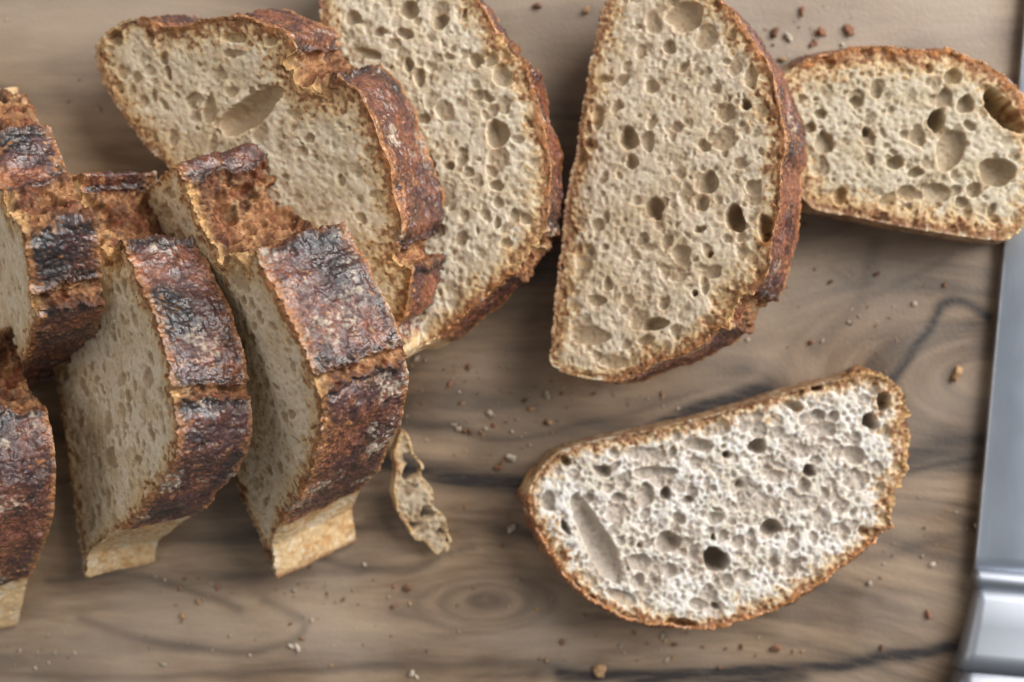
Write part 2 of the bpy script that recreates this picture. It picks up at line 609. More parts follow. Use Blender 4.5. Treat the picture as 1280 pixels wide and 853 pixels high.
    scatter(hm, 0.0014, pore_max * 1.7, pore_cover * .22, .5, (.3, .5), .5)
    scatter(hs_, pore_min, 0.0010, pore_cover * 1.5, small_k * 1.15, (.42, .6), .7)
    for pr in pores:
        px, py, rx, ry = pr[:4]
        an = math.radians(pr[4]) if len(pr) > 4 else rng.uniform(0, 3) * (rx == ry)
        dk = pr[5] if len(pr) > 5 else rng.uniform(.8, 1.3)
        c_, tt = to_uv(px, py)
        dx, _ = to_uv(px + math.cos(an) * 4, py + math.sin(an) * 4)
        dy, _ = to_uv(px - math.sin(an) * 4, py + math.cos(an) * 4)
        ru, rv = np.linalg.norm(dx - c_) / 4 * rx, np.linalg.norm(dy - c_) / 4 * ry
        e_ = dx - c_
        splat(hl, lo[0], lo[1], res, c_[0], c_[1], ru, rv, math.atan2(e_[1], e_[0]), min(ru, rv) * dk * (1.25 if dk < 1.3 else 1.8), rng, power=.38)
    for _ in range(1):
        hs_ = (hs_ * 2 + np.roll(hs_, 1, 0) + np.roll(hs_, -1, 0) + np.roll(hs_, 1, 1) + np.roll(hs_, -1, 1)) / 6
    hm = np.minimum(hm, hl) + hs_ * (1 - 0.3 * np.clip(-hl / 0.001, 0, 1))
    us = np.arange(lo[0], hi[0], grid)
    vs = np.arange(lo[1], hi[1], grid)
    ins = inside_grid(us, vs, e2)
    gx, gy = np.meshgrid(us, vs)
    # jittered grid so that no lattice shows
    cell = ins[:-1, :-1] & ins[1:, :-1] & ins[:-1, 1:] & ins[1:, 1:]
    use = np.zeros_like(ins)
    use[:-1, :-1] |= cell
    use[1:, :-1] |= cell
    use[:-1, 1:] |= cell
    use[1:, 1:] |= cell
    full4 = np.zeros_like(ins, int)
    full4[:-1, :-1] += cell
    full4[1:, :-1] += cell
    full4[:-1, 1:] += cell
    full4[1:, 1:] += cell
    if lacy:                                              # torn right through where the cells run deep
        hv = sample(hm, lo[0], lo[1], res, gx.ravel(), gy.ravel()).reshape(gx.shape)
        cell &= ~((hv[:-1, :-1] < -lacy) & (hv[1:, 1:] < -lacy))
    ids = -np.ones(ins.shape, int)
    ids[use] = np.arange(use.sum())
    pts = np.stack([gx[use], gy[use]], 1)
    bnd = (full4[use] < 4)
    q = np.stack([ids[:-1, :-1], ids[:-1, 1:], ids[1:, 1:], ids[1:, :-1]], 2)[cell]
    D = coarse_dist(pts, e2[::3])
    _, Q, qi = loop_dist(pts[bnd], e2)
    pts[bnd] = Q
    D[bnd] = 0
    X3 = np.concatenate([pts, np.zeros((len(pts), 1))], 1).astype(np.float32)
    XN = X3 + seed * 0.37
    wu = 0.00022 * vnoise(XN, 0.0021, 81) + 0.00013 * vnoise(XN, 0.0009, 82)
    wv = 0.00022 * vnoise(XN, 0.0021, 83) + 0.00013 * vnoise(XN, 0.0009, 84)
    hgt = sample(hm, lo[0], lo[1], res, pts[:, 0] + wu, pts[:, 1] + wv)
    g1 = vnoise(XN, 0.02, 61)
    g2 = vnoise(XN, 0.005, 62)
    g3 = vnoise(XN, 0.0014, 63)
    g4 = vnoise(XN, 0.0007, 64)
    body = 0.0006 * g1 + 0.0002 * wavy * g2 + 0.0003 * (wavy - 1) * vnoise(XN, 0.0027, 65) + 0.00012 * g3 + 0.00004 * g4
    fade = sstep(0.0, 0.0009, D)
    hh = (hgt + body) * fade
    hh[bnd] = edge[qi, 2]
    X3[:, 2] = hh
    # colour: cream, glossy grey-brown skins in the cells, bran, toasting in from the rim
    nb = fbm(XN, 0.006, 3, 71)
    nf = vnoise(XN, 0.0011, 72)
    ng = vnoise(XN, 0.0006, 73)
    Cc = np.tile(cream, (len(pts), 1)).astype(np.float32)
    Cc = mixc(Cc, cream * np.array([.86, .82, .74], np.float32), sstep(-.3, .5, nb))
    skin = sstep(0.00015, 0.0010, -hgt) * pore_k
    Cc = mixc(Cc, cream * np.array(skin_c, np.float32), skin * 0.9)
    bran = sstep(0.58, 0.75, ng * .75 + nf * .35) * sstep(0, .4, nb + .25)
    Cc = mixc(Cc, [0.40, 0.22, 0.10], bran * 0.6)
    # nearest zone on the rim decides how wide the toasted margin is
    _, _, ci = (None, None, None)
    l3 = e2[::3].astype(np.float32)
    near = np.where(D < 0.009)[0]
    ti = np.zeros(len(near), int)
    for c in range(0, len(near), 8000):
        p = pts[near[c:c + 8000]].astype(np.float32)
        ti[c:c + 8000] = ((p[:, None, 0] - l3[:, 0]) ** 2 + (p[:, None, 1] - l3[:, 1]) ** 2).argmin(1) * 3
    wz = onehot[ti]
    wid = np.zeros(len(pts), np.float32)
    wid[near] = (wz @ np.array([0.0036, 0.0030, 0.0038, 0.0022, 0.0034], np.float32)) * toast
    wid = np.maximum(wid, 1e-5)
    dn = D * (1 + 0.5 * nf + 0.35 * vnoise(XN, 0.003, 75)) / wid
    Cc = mixc(Cc, [0.62, 0.42, 0.20], (1 - sstep(0.6, 1.9, dn)) * 0.75)
    Cc = mixc(Cc, [0.36, 0.165, 0.065], (1 - sstep(0.3, 1.0, dn + .25 * ng + .2 * nf)) * 0.85)
    Cc = mixc(Cc, [0.17, 0.070, 0.034], (1 - sstep(0.15, 0.7, dn + .3 * ng + .35 * nf)) * 0.7)
    ed = np.zeros((len(pts), 3), np.float32)
    ed[near] = C.reshape(M, rows, 3)[ti, 1]
    wE = (1 - sstep(0.10, 0.42, dn))
    wE[D >= 0.009] = 0
    Cc = Cc * (1 - wE[:, None]) + ed * wE[:, None]
    # back of the slice, a plain cut face
    bl = P3[:, -1, :]
    cb = bl.mean(0)
    rings = np.array([1.0, .97, .8, .5, .2])
    BV = (cb + (bl[None] - cb) * rings[:, None, None]).reshape(-1, 3)
    off = len(X3)
    bid = off + np.arange(5 * M).reshape(5, M)
    i0, i1 = bid[:-1], bid[1:]
    bq = np.stack([i0, i1, np.roll(i1, -1, 1), np.roll(i0, -1, 1)] if ccw else [i0, np.roll(i0, -1, 1), np.roll(i1, -1, 1), i1], 2).reshape(-1, 4)[:, ::-1]
    VV = np.concatenate([X3, BV], 0)
    CC = np.concatenate([Cc, np.tile(cream, (len(BV), 1))], 0)
    GG = np.concatenate([0.35 * skin, np.zeros(len(BV))])
    handed = np.dot(np.cross(U, V), n) > 0
    if not handed:
        q = q[:, ::-1]
    build('crumb', world(VV) - base_pt, [q] if lacy else [q, bq], MAT_CRUMB, root, {'col': ('FLOAT_COLOR', np.clip(CC, .01, .9)), 'gloss': ('FLOAT', GG)})
    return root


PX = bread_slice
# corner slice at the lower left
PX('dark flour-speckled bread slice filling the lower left corner, cut off by the photo edge', (-28, 640), 7, 35, 0.0265, 0.066,
   ['score', (-100, 420), (-92, 450), (-86, 490), (-78, 512), 'plate', (-64, 530), (-55, 575), (-52, 620), (-53, 655), (-60, 690), (-70, 720),
    'pale', (-78, 745), (-84, 775), (-90, 806)], foot=(-90, 808),
   seed=3, cream=CREAM * np.array([1.04, .955, .835], np.float32), grid=0.0005, flour=0.46, char=0.58, red=0.5)
# next slice up the left edge
PX('bread slice at the left edge with short charred crust plates, behind the corner slice', (38, 385), 14, 28, 0.0190, 0.062,
   ['score', (-60, 120), (-40, 150), 'ear', (-24, 172), (-6, 222), 'score', (2, 240), (12, 268), 'plate', (27, 286), (33, 315), (36, 345), 'score', (37, 360), (38, 372), 'plate', (42, 392), (40, 412),
    (31, 445), (14, 475), (-8, 500), 'pale', (-20, 520), (-26, 540)],
   seed=5, cream=CREAM * np.array([1.04, .955, .835], np.float32), grid=0.0004, flour=0.24, char=0.66, red=0.4)
# third
PX('upright bread slice with dark crust and orange crack, between left edge slice and flour-dusted slice', (220, 500), 8, 38, 0.0222, 0.066,
   ['ear', (88, 222), (104, 219), 'score', (100, 240), (108, 270), (120, 300), (134, 318), 'plate', (150, 308),
    (172, 350), (192, 400), (208, 450), 'score', (212, 486), 'plate', (216, 510), (221, 531), (219, 571), (196, 615), (170, 645), 'pale', (152, 662), (112, 693), (106, 722)], foot=(106, 724),
   seed=7, small_k=.8, cream=CREAM * np.array([1.04, .955, .835], np.float32), wavy=1.7, depth_k=.9, grid=0.00034, flour=0.30, char=0.64, red=0.32)
# fourth, the flour-dusted one in focus
PX('upright bread slice in sharp focus with purple brown crust, flour patches and pale near end', (398, 500), 22, 34, 0.0285, 0.066,
   ['ear', (203, 221), (219, 211), 'score', (230, 232), (238, 252), (250, 281), (266, 306), (288, 322), 'plate', (318, 318),
    (330, 342), (347, 370), (374, 424), (384, 450), 'score', (388, 465), (390, 474), 'plate', (396, 492), (401, 531), (388, 584), (368, 628), 'pale', (350, 655), (340, 682), (346, 724)], foot=(345, 726),
   seed=11, small_k=.8, cream=CREAM * np.array([1.04, .955, .835], np.float32), wavy=1.7, depth_k=.9, grid=0.00030, flour=0.46, char=0.50, red=0.42, pores=[(213, 242, 8, 5, 10), (203, 262, 5, 3, 10)])
# fifth, lying further back
PX('large leaning bread slice at the top left with a long hollow in its crumb', (462, 118), 30, 62, 0.0272, 0.072,
   ['base', (124, 92), 'pale', (118, 62), (130, 44), (150, 26), 'plate', (175, 24), (205, 36), (250, 30), (290, 20), 'ear', (330, 30), (352, 40), (362, 52), 'score', (360, 66), (366, 84), (385, 96),
    'plate', (410, 98), (440, 116), (462, 150), (470, 178), (482, 205), (488, 235), (498, 262), (503, 290), 'score', (492, 308), (492, 328), 'plate', (507, 340), (507, 362), (500, 392), (488, 412),
    'pale', (492, 428), (494, 448), (478, 462), 'base', (420, 440), (360, 400), (280, 310), (212, 212), (182, 184), (152, 142), (136, 116)],
   seed=13, toast=1.35, cream=CREAM * np.array([1.04, .955, .835], np.float32), grid=0.00028, dz=0.0, flour=0.30, char=0.34, red=0.55,
   pores=[(311, 140, 42, 20, -33, 1.0), (292, 48, 14, 7, 5), (295, 67, 13, 4, 3), (140, 45, 14, 10, 20), (262, 137, 9, 18, 10, .6), (242, 122, 6, 12, 80, .8), (331, 112, 12, 6, 30, .8)],
   pore_cover=0.8, depth_k=0.9, wavy=1.7, small_k=.62)
# sixth
PX('bread slice lying tilted at top centre, partly under the leaning slice with hollow crumb', (683, 225), 0, 76, 0.0205, 0.072,
   ['pale', (402, -60), (460, -95), 'plate', (545, -60), (592, 0), (612, 30), 'score', (622, 48), (640, 66), 'plate', (654, 81), (670, 140), (681, 200), (684, 254), 'score', (678, 285), (668, 305), 'plate', (643, 338), (605, 373),
    (567, 403), 'pale', (545, 424), (515, 436), 'base', (475, 420), (452, 340), (434, 180), (400, 20)],
   seed=17, small_k=.62, flour=0.25, char=0.25, red=0.6,
   pores=[(511, 12, 13, 11, 0), (550, 27, 10, 10), (506, 42, 10, 7, 20), (511, 81, 6, 9, 0), (622, 167, 15, 17, 20, 1.0), (608, 121, 9, 6, 30), (529, 148, 9, 7, 0), (459, 67, 20, 6, 10), (440, 22, 10, 10),
          (627, 94, 12, 14, 0, .6), (578, 189, 7, 5, 0), (621, 232, 9, 7, 0), (643, 270, 6, 9, 0), (562, 208, 6, 6), (594, 75, 9, 9), (524, 97, 7, 11, 0), (475, 40, 8, 6, 0), (560, 70, 7, 5, 0)],
   cream=CREAM * np.array([1.0, .95, .87], np.float32))
# seventh
PX('long bread slice tilted up on its crust, between the top centre slice and smallest slice', (976, 235), -9, 66, 0.0255, 0.060,
   ['base', (751, 18), 'plate', (765, -12), (800, -38), (845, -34), (889, -10), (918, 22), (947, 68), (968, 115), (979, 176), 'ear', (976, 200), (974, 235), 'plate', (965, 293), (950, 345), 'score', (938, 362), (922, 376), 'plate', (908, 404),
    (859, 437), (807, 458), 'pale', (754, 475), (713, 469), (697, 461), 'base', (687, 440), (683, 399), (690, 328), (707, 252), (722, 176), (735, 88)],
   seed=19, small_k=.62, toast=1.15, flour=0.24, char=0.30, red=0.6,
   pores=[(817, 260, 11, 15, 10, 1.3), (918, 273, 13, 17, -25, 1.6), (956, 284, 10, 17, 0, 1.6), (885, 228, 11, 16, 35, 1.2), (932, 130, 7, 7, 0, 1.5), (909, 141, 9, 12, 25, .8), (817, 405, 18, 8, -15, 1.5), (807, 425, 12, 6, -10, 1.1),
          (851, 317, 13, 12, 0, .7), (833, 302, 7, 10, 0), (786, 173, 12, 14, 0), (810, 176, 9, 13, 0, .7), (877, 255, 9, 9), (874, 286, 8, 4, -20, 1.5), (889, 340, 14, 8, -10, .8), (748, 147, 8, 14, 0, 1.0),
          (939, 97, 8, 16, 0), (856, 20, 25, 18, 0, .6), (836, 59, 9, 9), (815, 108, 10, 8, 0), (736, 419, 28, 12, 0, .5), (766, 452, 20, 9, 0, .5), (745, 375, 12, 7, 0), (789, 202, 9, 9), (880, 182, 8, 8),
          (941, 235, 10, 12, 0, .7), (887, 317, 4, 4, 0, 2), (868, 366, 4, 4, 0, 2), (884, 420, 14, 5, -20)],
   cream=CREAM * np.array([1.02, .945, .85], np.float32))
# eighth: the small end slice
PX('smallest bread slice lying flat at the top right, resting on the knife blade', (1150, 62), 80, 88, 0.0195, 0.052,
   ['pale', (972, 150), (978, 100), 'plate', (1000, 84), (1025, 72), (1060, 66), (1100, 62), (1145, 64), (1185, 66), (1215, 78), (1250, 98), (1282, 128), (1300, 180), 'pale', (1300, 240), (1284, 280), 'base', (1256, 301),
    (1200, 296), (1130, 284), (1060, 270), (1015, 260), (985, 220)],
   seed=23, small_k=.62, back=1.06, toast=1.6, dz=0.0012, roll=2.3, flour=0.15, char=0.15, red=0.75,
   pores=[(1253, 139, 15, 32, -38, 1.8), (1171, 151, 10, 15, 15, 1.7), (1189, 187, 17, 28, 10, .7), (1247, 215, 21, 20, 0, .9), (1207, 131, 12, 11, 0, 1), (1191, 96, 11, 11, 0, .9), (1219, 237, 10, 10), (1138, 241, 17, 10, 0, .9), (1172, 241, 20, 11, 0, .8),
          (1145, 215, 10, 7, 0), (1083, 165, 6, 6, 0, 1.5), (1030, 179, 11, 16, 0, .9), (1071, 127, 8, 8), (1026, 143, 8, 6, 0), (1161, 86, 6, 6), (1036, 80, 7, 7), (1147, 171, 10, 13, 0, .8), (1119, 203, 10, 9, 0),
          (1087, 199, 6, 9, 0), (1180, 123, 10, 13, 0, .8), (1095, 112, 7, 12, 0), (1203, 253, 8, 8), (1099, 275, 12, 5, 0), (1050, 245, 9, 11, 0), (1012, 160, 7, 7)],
   cream=CREAM * np.array([.88, .85, .77], np.float32))
# ninth: the one lying apart
PX('whitest bread slice lying flat by itself at the lower right, full of round holes', (880, 788), -73, 90, 0.0190, 0.060,
   ['pale', (660, 618), 'base', (671, 591), (698, 565), (751, 549), (818, 536), (885, 520), (952, 500), (1010, 482), 'score', (1054, 469), (1086, 465), (1112, 476), (1130, 498), (1137, 538), (1128, 596), 'plate', (1108, 654), (1068, 694), (1019, 734),
    (970, 761), (907, 779), (863, 786), (809, 779), (760, 762), (720, 732), (689, 692), (667, 655)],
   seed=29, back=1.035, toast=0.85, flour=0.2, char=0.10, red=0.9, grid=0.00026,
   pores=[(746, 676, 58, 18, 62, .85), (836, 678, 15, 15, 0, 1.2), (895, 700, 16, 16, 0, 1.8), (964, 660, 14, 11, 0, 1.4), (947, 558, 13, 8, 0, 1.7), (1012, 589, 10, 7, 25, 2), (1105, 502, 10, 11, 0, 1.6), (1088, 527, 10, 10, 0, 1.9),
          (1021, 484, 8, 6, 0, 2), (992, 507, 13, 7, 15, 1.4), (818, 591, 26, 8, -3, 1.2), (872, 556, 18, 8, 0, 1.2), (807, 620, 11, 17, 0, .7), (754, 589, 11, 8, 0, 1.5), (832, 618, 7, 9, 0, 1.7), (860, 625, 8, 5, -20, 1.8),
          (707, 576, 7, 7, 0, 1.6), (685, 627, 9, 14, 0, 1), (707, 660, 5, 10, -30, 1.8), (800, 703, 15, 11, 20, .8), (838, 714, 8, 10, 0, 1), (867, 690, 7, 9, 0, 1), (1005, 607, 9, 10, 0, .9), (1032, 618, 6, 9, 0, .9),
          (992, 710, 7, 15, 35, 1.2), (1023, 520, 11, 8, 0, 1.2), (1028, 536, 18, 12, 0, .7), (1068, 569, 14, 12, 0, .8), (967, 703, 7, 7), (1081, 665, 8, 6, 0, 1.4), (874, 756, 13, 8, 0, .9), (894, 759, 7, 5, 0, 1.8), (849, 781, 20, 7, 5, 1.6),
          (778, 747, 18, 9, 20, .8), (907, 569, 5, 5, 0, 2), (925, 607, 6, 5, 0, 1.6), (892, 672, 4, 4, 0, 2), (800, 683, 4, 4, 0, 2), (736, 623, 7, 7), (774, 623, 10, 7, 0), (894, 649, 10, 8, 0), (809, 569, 28, 10, 5, .5),
          (970, 596, 12, 9, 0, .7), (849, 649, 8, 8), (930, 720, 9, 7, 0, .8), (1045, 660, 8, 6, 0, .8), (760, 610, 8, 5, 0)],
   cream=CREAM * np.array([1.09, 1.16, 1.29], np.float32), pore_cover=1.1, skin_c=(.60, .52, .45), small_k=1.05)
# torn sliver
PX('small torn sliver of bread with lacy crumb on the board, right of the flour-dusted slice', (494, 622), 162, 72, 0.0045, 0.021,
   ['pale', (503, 538), (513, 548), (517, 566), (527, 580), (526, 596), (539, 612), (541, 634), (557, 646), (559, 664), (573, 678), (570, 692), (556, 686), (546, 694), (532, 680), (518, 676), (508, 658), (497, 640), (492, 615), 'base', (495, 590), (492, 565)],
   lacy=0.0017, seed=31, name='bread_sliver', cat='bread scrap', group=None, pore_cover=1.7, pore_max=0.0030, pore_min=0.0008, toast=0.35, depth_k=1.4, cream=CREAM * np.array([.66, .59, .50], np.float32))

# ------------------------------------------------------------------ cutting board (olive wood)
bx, by, bt = 0.27, 0.19, 0.022
step = 0.001
us = np.arange(-bx, bx + step / 2, step)
vs = np.arange(-by, by + step / 2, step)
gx, gy = np.meshgrid(us, vs)
px = gx / SC + 640
py = -gy / SC + 426.5
P3 = np.stack([gx.ravel(), gy.ravel(), np.zeros(gx.size)], 1).astype(np.float32)
w1 = vnoise(P3 * np.array([.45, 1, 1], np.float32), 0.05, 201).reshape(gx.shape)
w2 = vnoise(P3 * np.array([.5, 1, 1], np.float32), 0.02, 202).reshape(gx.shape)
w3 = vnoise(P3 * np.array([.6, 1, 1], np.float32), 0.008, 203).reshape(gx.shape)
warp = 34 * w1 + 9 * w2
# the growth lines part round the knot and sweep up round the burl on the right
kx, ky = px - 606, py - 748
kd = np.sqrt((kx / 78) ** 2 + (ky / 36) ** 2)
warp += np.sign(ky) * -24 * np.exp(-kd * .8) * 0.6
bx_, by_ = px - 1235, py - 470
bd = np.sqrt((bx_ / 190) ** 2 + (by_ / 120) ** 2) + .4 * w1 + .2 * w2
g_lin = py + warp - 150 * np.exp(-((px - 1320) / 230) ** 2) * sstep(250, 430, py) * 0.7
kd = kd + .35 * w2 + .25 * w1
mk = np.exp(-(kd / 1.05) ** 4)
mb = np.exp(-(bd / 1.1) ** 4)
grain = g_lin * (1 - mk) * (1 - mb) + mk * (kd * 60 + 700) + (1 - mk) * mb * (bd * 105 + 330)


def stroke(pts, wid, amp):
    r = np.zeros(gx.shape)
    P = np.array(pts, float)
    P = np.concatenate([[2 * P[0] - P[1]], P, [2 * P[-1] - P[-2]]])
    sm = []
    for i in range(1, len(P) - 2):
        for f in np.arange(0, 1, 0.2):
            a, b, c, d = P[i - 1:i + 3]
            sm.append(0.5 * (2 * b + (c - a) * f + (2 * a - 5 * b + 4 * c - d) * f * f + (3 * b - a - 3 * c + d) * f ** 3))
    P = np.array(sm + [P[-2]])
    wob = 7 * w2 + 5 * w3
    for a, b in zip(P[:-1], P[1:]):
        e = b - a
        t = np.clip(((px - a[0]) * e[0] + (py - a[1]) * e[1]) / (e @ e), 0, 1)
        d = np.hypot(px - a[0] - t * e[0], py + wob - a[1] - t * e[1])
        r = np.maximum(r, np.exp(-(d / wid) ** 2))
    return min(1.0, amp * 1.3) * r


streak = np.zeros(gx.shape)
for pts, wd, am in [
    ([(430, 560), (500, 578), (560, 596), (640, 606), (700, 596), (780, 560), (860, 520), (960, 490)], 15, .75),
    ([(470, 520), (560, 532), (640, 545), (760, 520), (880, 490)], 7, .40),
    ([(600, 560), (700, 540), (820, 505), (930, 470)], 18, .30),
    ([(1070, 520), (1110, 480), (1150, 425), (1178, 380), (1205, 374), (1235, 392)], 7, .80),
    ([(1080, 590), (1140, 566), (1230, 548), (1300, 540)], 20, .55),
    ([(1080, 600), (1140, 588), (1220, 574)], 5, .55),
    ([(700, 842), (800, 845), (900, 842), (1000, 834), (1080, 826), (1200, 806), (1300, 795)], 10, .95),
    ([(780, 850), (900, 852), (1000, 846)], 16, .6),
    ([(980, 640), (1080, 690), (1220, 660)], 8, .25),
    ([(100, 770), (200, 800), (300, 815), (360, 800), (380, 775), (330, 750)], 6, .28),
    ([(60, 720), (150, 712), (240, 735), (300, 760)], 5, .35),
    ([(380, 690), (450, 715), (520, 712), (590, 690)], 5, .35),
    ([(0, 840), (200, 850), (420, 838), (560, 826), (700, 835)], 6, .3),
    ([(1040, 330), (1085, 360), (1130, 350), (1190, 320)], 5, .2),
    ([(1095, 300), (1070, 380), (1020, 430)], 12, .25),
    ([(460, 640), (560, 650), (650, 668), (690, 690)], 5, .3)]:
    streak = np.maximum(streak, stroke(pts, wd, am))
sap_sheen = sstep(150, 10, py + 30 * w1) * sstep(1275, 1215, px)  # pale wood with window sheen painted in; right end stops at knife shadow
sap_sheen = np.maximum(sap_sheen, .8 * np.exp(-(((px - 1060) / 130) ** 2 + ((py - 350) / 60) ** 2)))  # bright patch of window sheen painted into the wood colour
sap_sheen = np.maximum(sap_sheen, .6 * np.exp(-(((px - 330) / 330) ** 2 + ((py - 790) / 48) ** 2)))
sap_sheen = np.maximum(sap_sheen, .5 * np.exp(-(((px - 640) / 120) ** 2 + ((py - 800) / 25) ** 2)))
rings = np.zeros(gx.shape)
for rr, ww, aa in [(0.12, .18, .60), (0.62, .09, .30), (1.0, .08, .20)]:
    rings = np.maximum(rings, aa * np.exp(-((kd + .22 * w2 + .12 * w1 - rr) / ww) ** 2))
streak = np.maximum(streak, rings)
for rr, ww, aa in [(0.52, .06, .18), (0.95, .07, .15)]:
    streak = np.maximum(streak, aa * np.exp(-((bd + .12 * w2 - rr) / ww) ** 2) * (px < 1260))
gv = np.stack([gx.ravel(), (grain * SC).ravel(), np.zeros(gx.size)], 1)
nx, ny = len(us), len(vs)
vid = np.arange(gx.size).reshape(ny, nx)
top = np.stack([vid[:-1, :-1], vid[:-1, 1:], vid[1:, 1:], vid[1:, :-1]], 2).reshape(-1, 4)
relief = 0.00018 * fbm(P3 * np.array([.25, 1, 1], np.float32), 0.012, 2, 210)
# bevelled sides and underside
ring = np.concatenate([vid[0, :], vid[1:, -1], vid[-1, -2::-1], vid[-2:0:-1, 0]])
V0 = P3.copy()
V0[:, 2] = relief - 0.0003
rp = V0[ring]
out = rp.copy()
c_ = np.sign(rp[:, :2]) * (np.abs(np.abs(rp[:, :2]) - [bx, by]) < 1e-4)
layers = [V0]
for dx, dz_ in [(0.0015, -0.0006), (0.0025, -0.0025), (0.0025, -bt + .002), (0.001, -bt)]:
    q_ = rp.copy()
    q_[:, :2] += c_ * dx
    q_[:, 2] = dz_
    layers.append(q_)
nr = len(ring)
side = []
prev = ring
off = len(V0)
for k in range(4):
    cur = off + np.arange(nr) + k * nr
    side.append(np.stack([prev, cur, np.roll(cur, -1), np.roll(prev, -1)], 1))
    prev = cur
VV = np.concatenate(layers)
cen = len(VV)
VV = np.concatenate([VV, [[0, 0, -bt]]])
tri = np.stack([prev, np.full(nr, cen), np.roll(prev, -1)], 1)
ext = np.concatenate([ring] * 4)
gvv = np.concatenate([gv, gv[ext], [[0, 0, 0]]])
gvv[len(gv):-1, 2] = np.repeat([0.001, 0.003, 0.02, 0.022], nr)
spv = np.concatenate([sap_sheen.ravel(), sap_sheen.ravel()[ext], [0]])
stv = np.concatenate([streak.ravel(), streak.ravel()[ext], [0]])

m, nt, bs = new_mat('olive_wood_material')
L = nt.links.new
ga = N(nt, 'ShaderNodeAttribute', attribute_name='grain')
sa = N(nt, 'ShaderNodeAttribute', attribute_name='streak')
mp = N(nt, 'ShaderNodeMapping')
mp.inputs['Scale'].default_value = (0.16, 1, 1)
L(ga.outputs['Vector'], mp.inputs['Vector'])
na = N(nt, 'ShaderNodeTexNoise', i_Scale=70.0, i_Detail=5.0, i_Roughness=0.55, i_Distortion=0.3)
nb_ = N(nt, 'ShaderNodeTexNoise', i_Scale=380.0, i_Detail=6.0, i_Roughness=0.68)
tc = N(nt, 'ShaderNodeTexCoord')
nc = N(nt, 'ShaderNodeTexNoise', i_Scale=22.0, i_Detail=3.0)
nd = N(nt, 'ShaderNodeTexNoise', i_Scale=900.0, i_Detail=2.0)
L(mp.outputs[0], na.inputs['Vector'])
L(mp.outputs[0], nb_.inputs['Vector'])
L(tc.outputs['Object'], nc.inputs['Vector'])
L(tc.outputs['Object'], nd.inputs['Vector'])
r1 = N(nt, 'ShaderNodeValToRGB')
cr = r1.color_ramp
cr.elements[0].position, cr.elements[0].color = 0.36, (0.085, 0.055, 0.034, 1)
cr.elements[1].position, cr.elements[1].color = 0.66, (0.365, 0.255, 0.160, 1)
e = cr.elements.new(0.46)
e.color = (0.205, 0.138, 0.086, 1)
e = cr.elements.new(0.56)
e.color = (0.290, 0.200, 0.126, 1)
L(na.outputs[0], r1.inputs[0])
mx1 = N(nt, 'ShaderNodeMix', data_type='RGBA', blend_type='MULTIPLY')
r2 = N(nt, 'ShaderNodeValToRGB')
r2.color_ramp.elements[0].position, r2.color_ramp.elements[0].color = 0.35, (0.72, 0.68, 0.64, 1)
r2.color_ramp.elements[1].position, r2.color_ramp.elements[1].color = 0.6, (1.05, 1.05, 1.05, 1)
L(nb_.outputs[0], r2.inputs[0])
mx1.inputs['Factor'].default_value = 0.9
L(r1.outputs[0], mx1.inputs['A'])
L(r2.outputs[0], mx1.inputs['B'])
mx2 = N(nt, 'ShaderNodeMix', data_type='RGBA')
mr = N(nt, 'ShaderNodeMath', operation='MULTIPLY', use_clamp=True)
nm = N(nt, 'ShaderNodeMapRange')
nm.inputs[1].default_value, nm.inputs[2].default_value = 0.3, 0.6
nm.inputs[3].default_value, nm.inputs[4].default_value = 0.6, 1.35
L(nb_.outputs[0], nm.inputs[0])
L(sa.outputs['Fac'], mr.inputs[0])
L(nm.outputs[0], mr.inputs[1])
L(mr.outputs[0], mx2.inputs['Factor'])
mx2.inputs['B'].default_value = (0.026, 0.020, 0.018, 1)
# worn grey film, with pale wood and painted sheen mixed in
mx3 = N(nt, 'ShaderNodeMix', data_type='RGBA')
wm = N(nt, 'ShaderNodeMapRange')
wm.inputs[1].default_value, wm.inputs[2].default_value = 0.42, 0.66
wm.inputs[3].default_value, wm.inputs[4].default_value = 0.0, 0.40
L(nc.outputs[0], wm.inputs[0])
sp = N(nt, 'ShaderNodeAttribute', attribute_name='sapwood_sheen')
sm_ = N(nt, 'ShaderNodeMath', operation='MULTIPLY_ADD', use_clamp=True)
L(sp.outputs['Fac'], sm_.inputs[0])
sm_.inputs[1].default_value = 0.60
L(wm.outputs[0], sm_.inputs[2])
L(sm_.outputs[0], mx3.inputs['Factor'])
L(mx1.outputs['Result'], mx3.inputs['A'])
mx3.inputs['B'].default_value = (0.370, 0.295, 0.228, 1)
L(mx3.outputs['Result'], mx2.inputs['A'])
L(mx2.outputs['Result'], bs.inputs['Base Color'])
rr = N(nt, 'ShaderNodeMapRange')
rr.inputs[1].default_value, rr.inputs[2].default_value = 0.3, 0.7
rr.inputs[3].default_value, rr.inputs[4].default_value = 0.36, 0.56
L(nc.outputs[0], rr.inputs[0])
L(rr.outputs[0], bs.inputs['Roughness'])
bs.inputs['Specular IOR Level'].default_value = 0.5
bp = N(nt, 'ShaderNodeBump', i_Strength=0.5, i_Distance=0.00025)
ad = N(nt, 'ShaderNodeMath', operation='ADD')
L(nb_.outputs[0], ad.inputs[0])
L(nd.outputs[0], ad.inputs[1])
L(ad.outputs[0], bp.inputs['Height'])
L(bp.outputs[0], bs.inputs['Normal'])
board = build('cutting_board', VV, [top] + side + [tri], m, None, {'grain': ('FLOAT_VECTOR', gvv), 'streak': ('FLOAT', stv), 'sapwood_sheen': ('FLOAT', spv)})
tag(board, 'worn olive wood cutting board with dark wavy grain under all the bread', 'cutting board')

# ------------------------------------------------------------------ knife


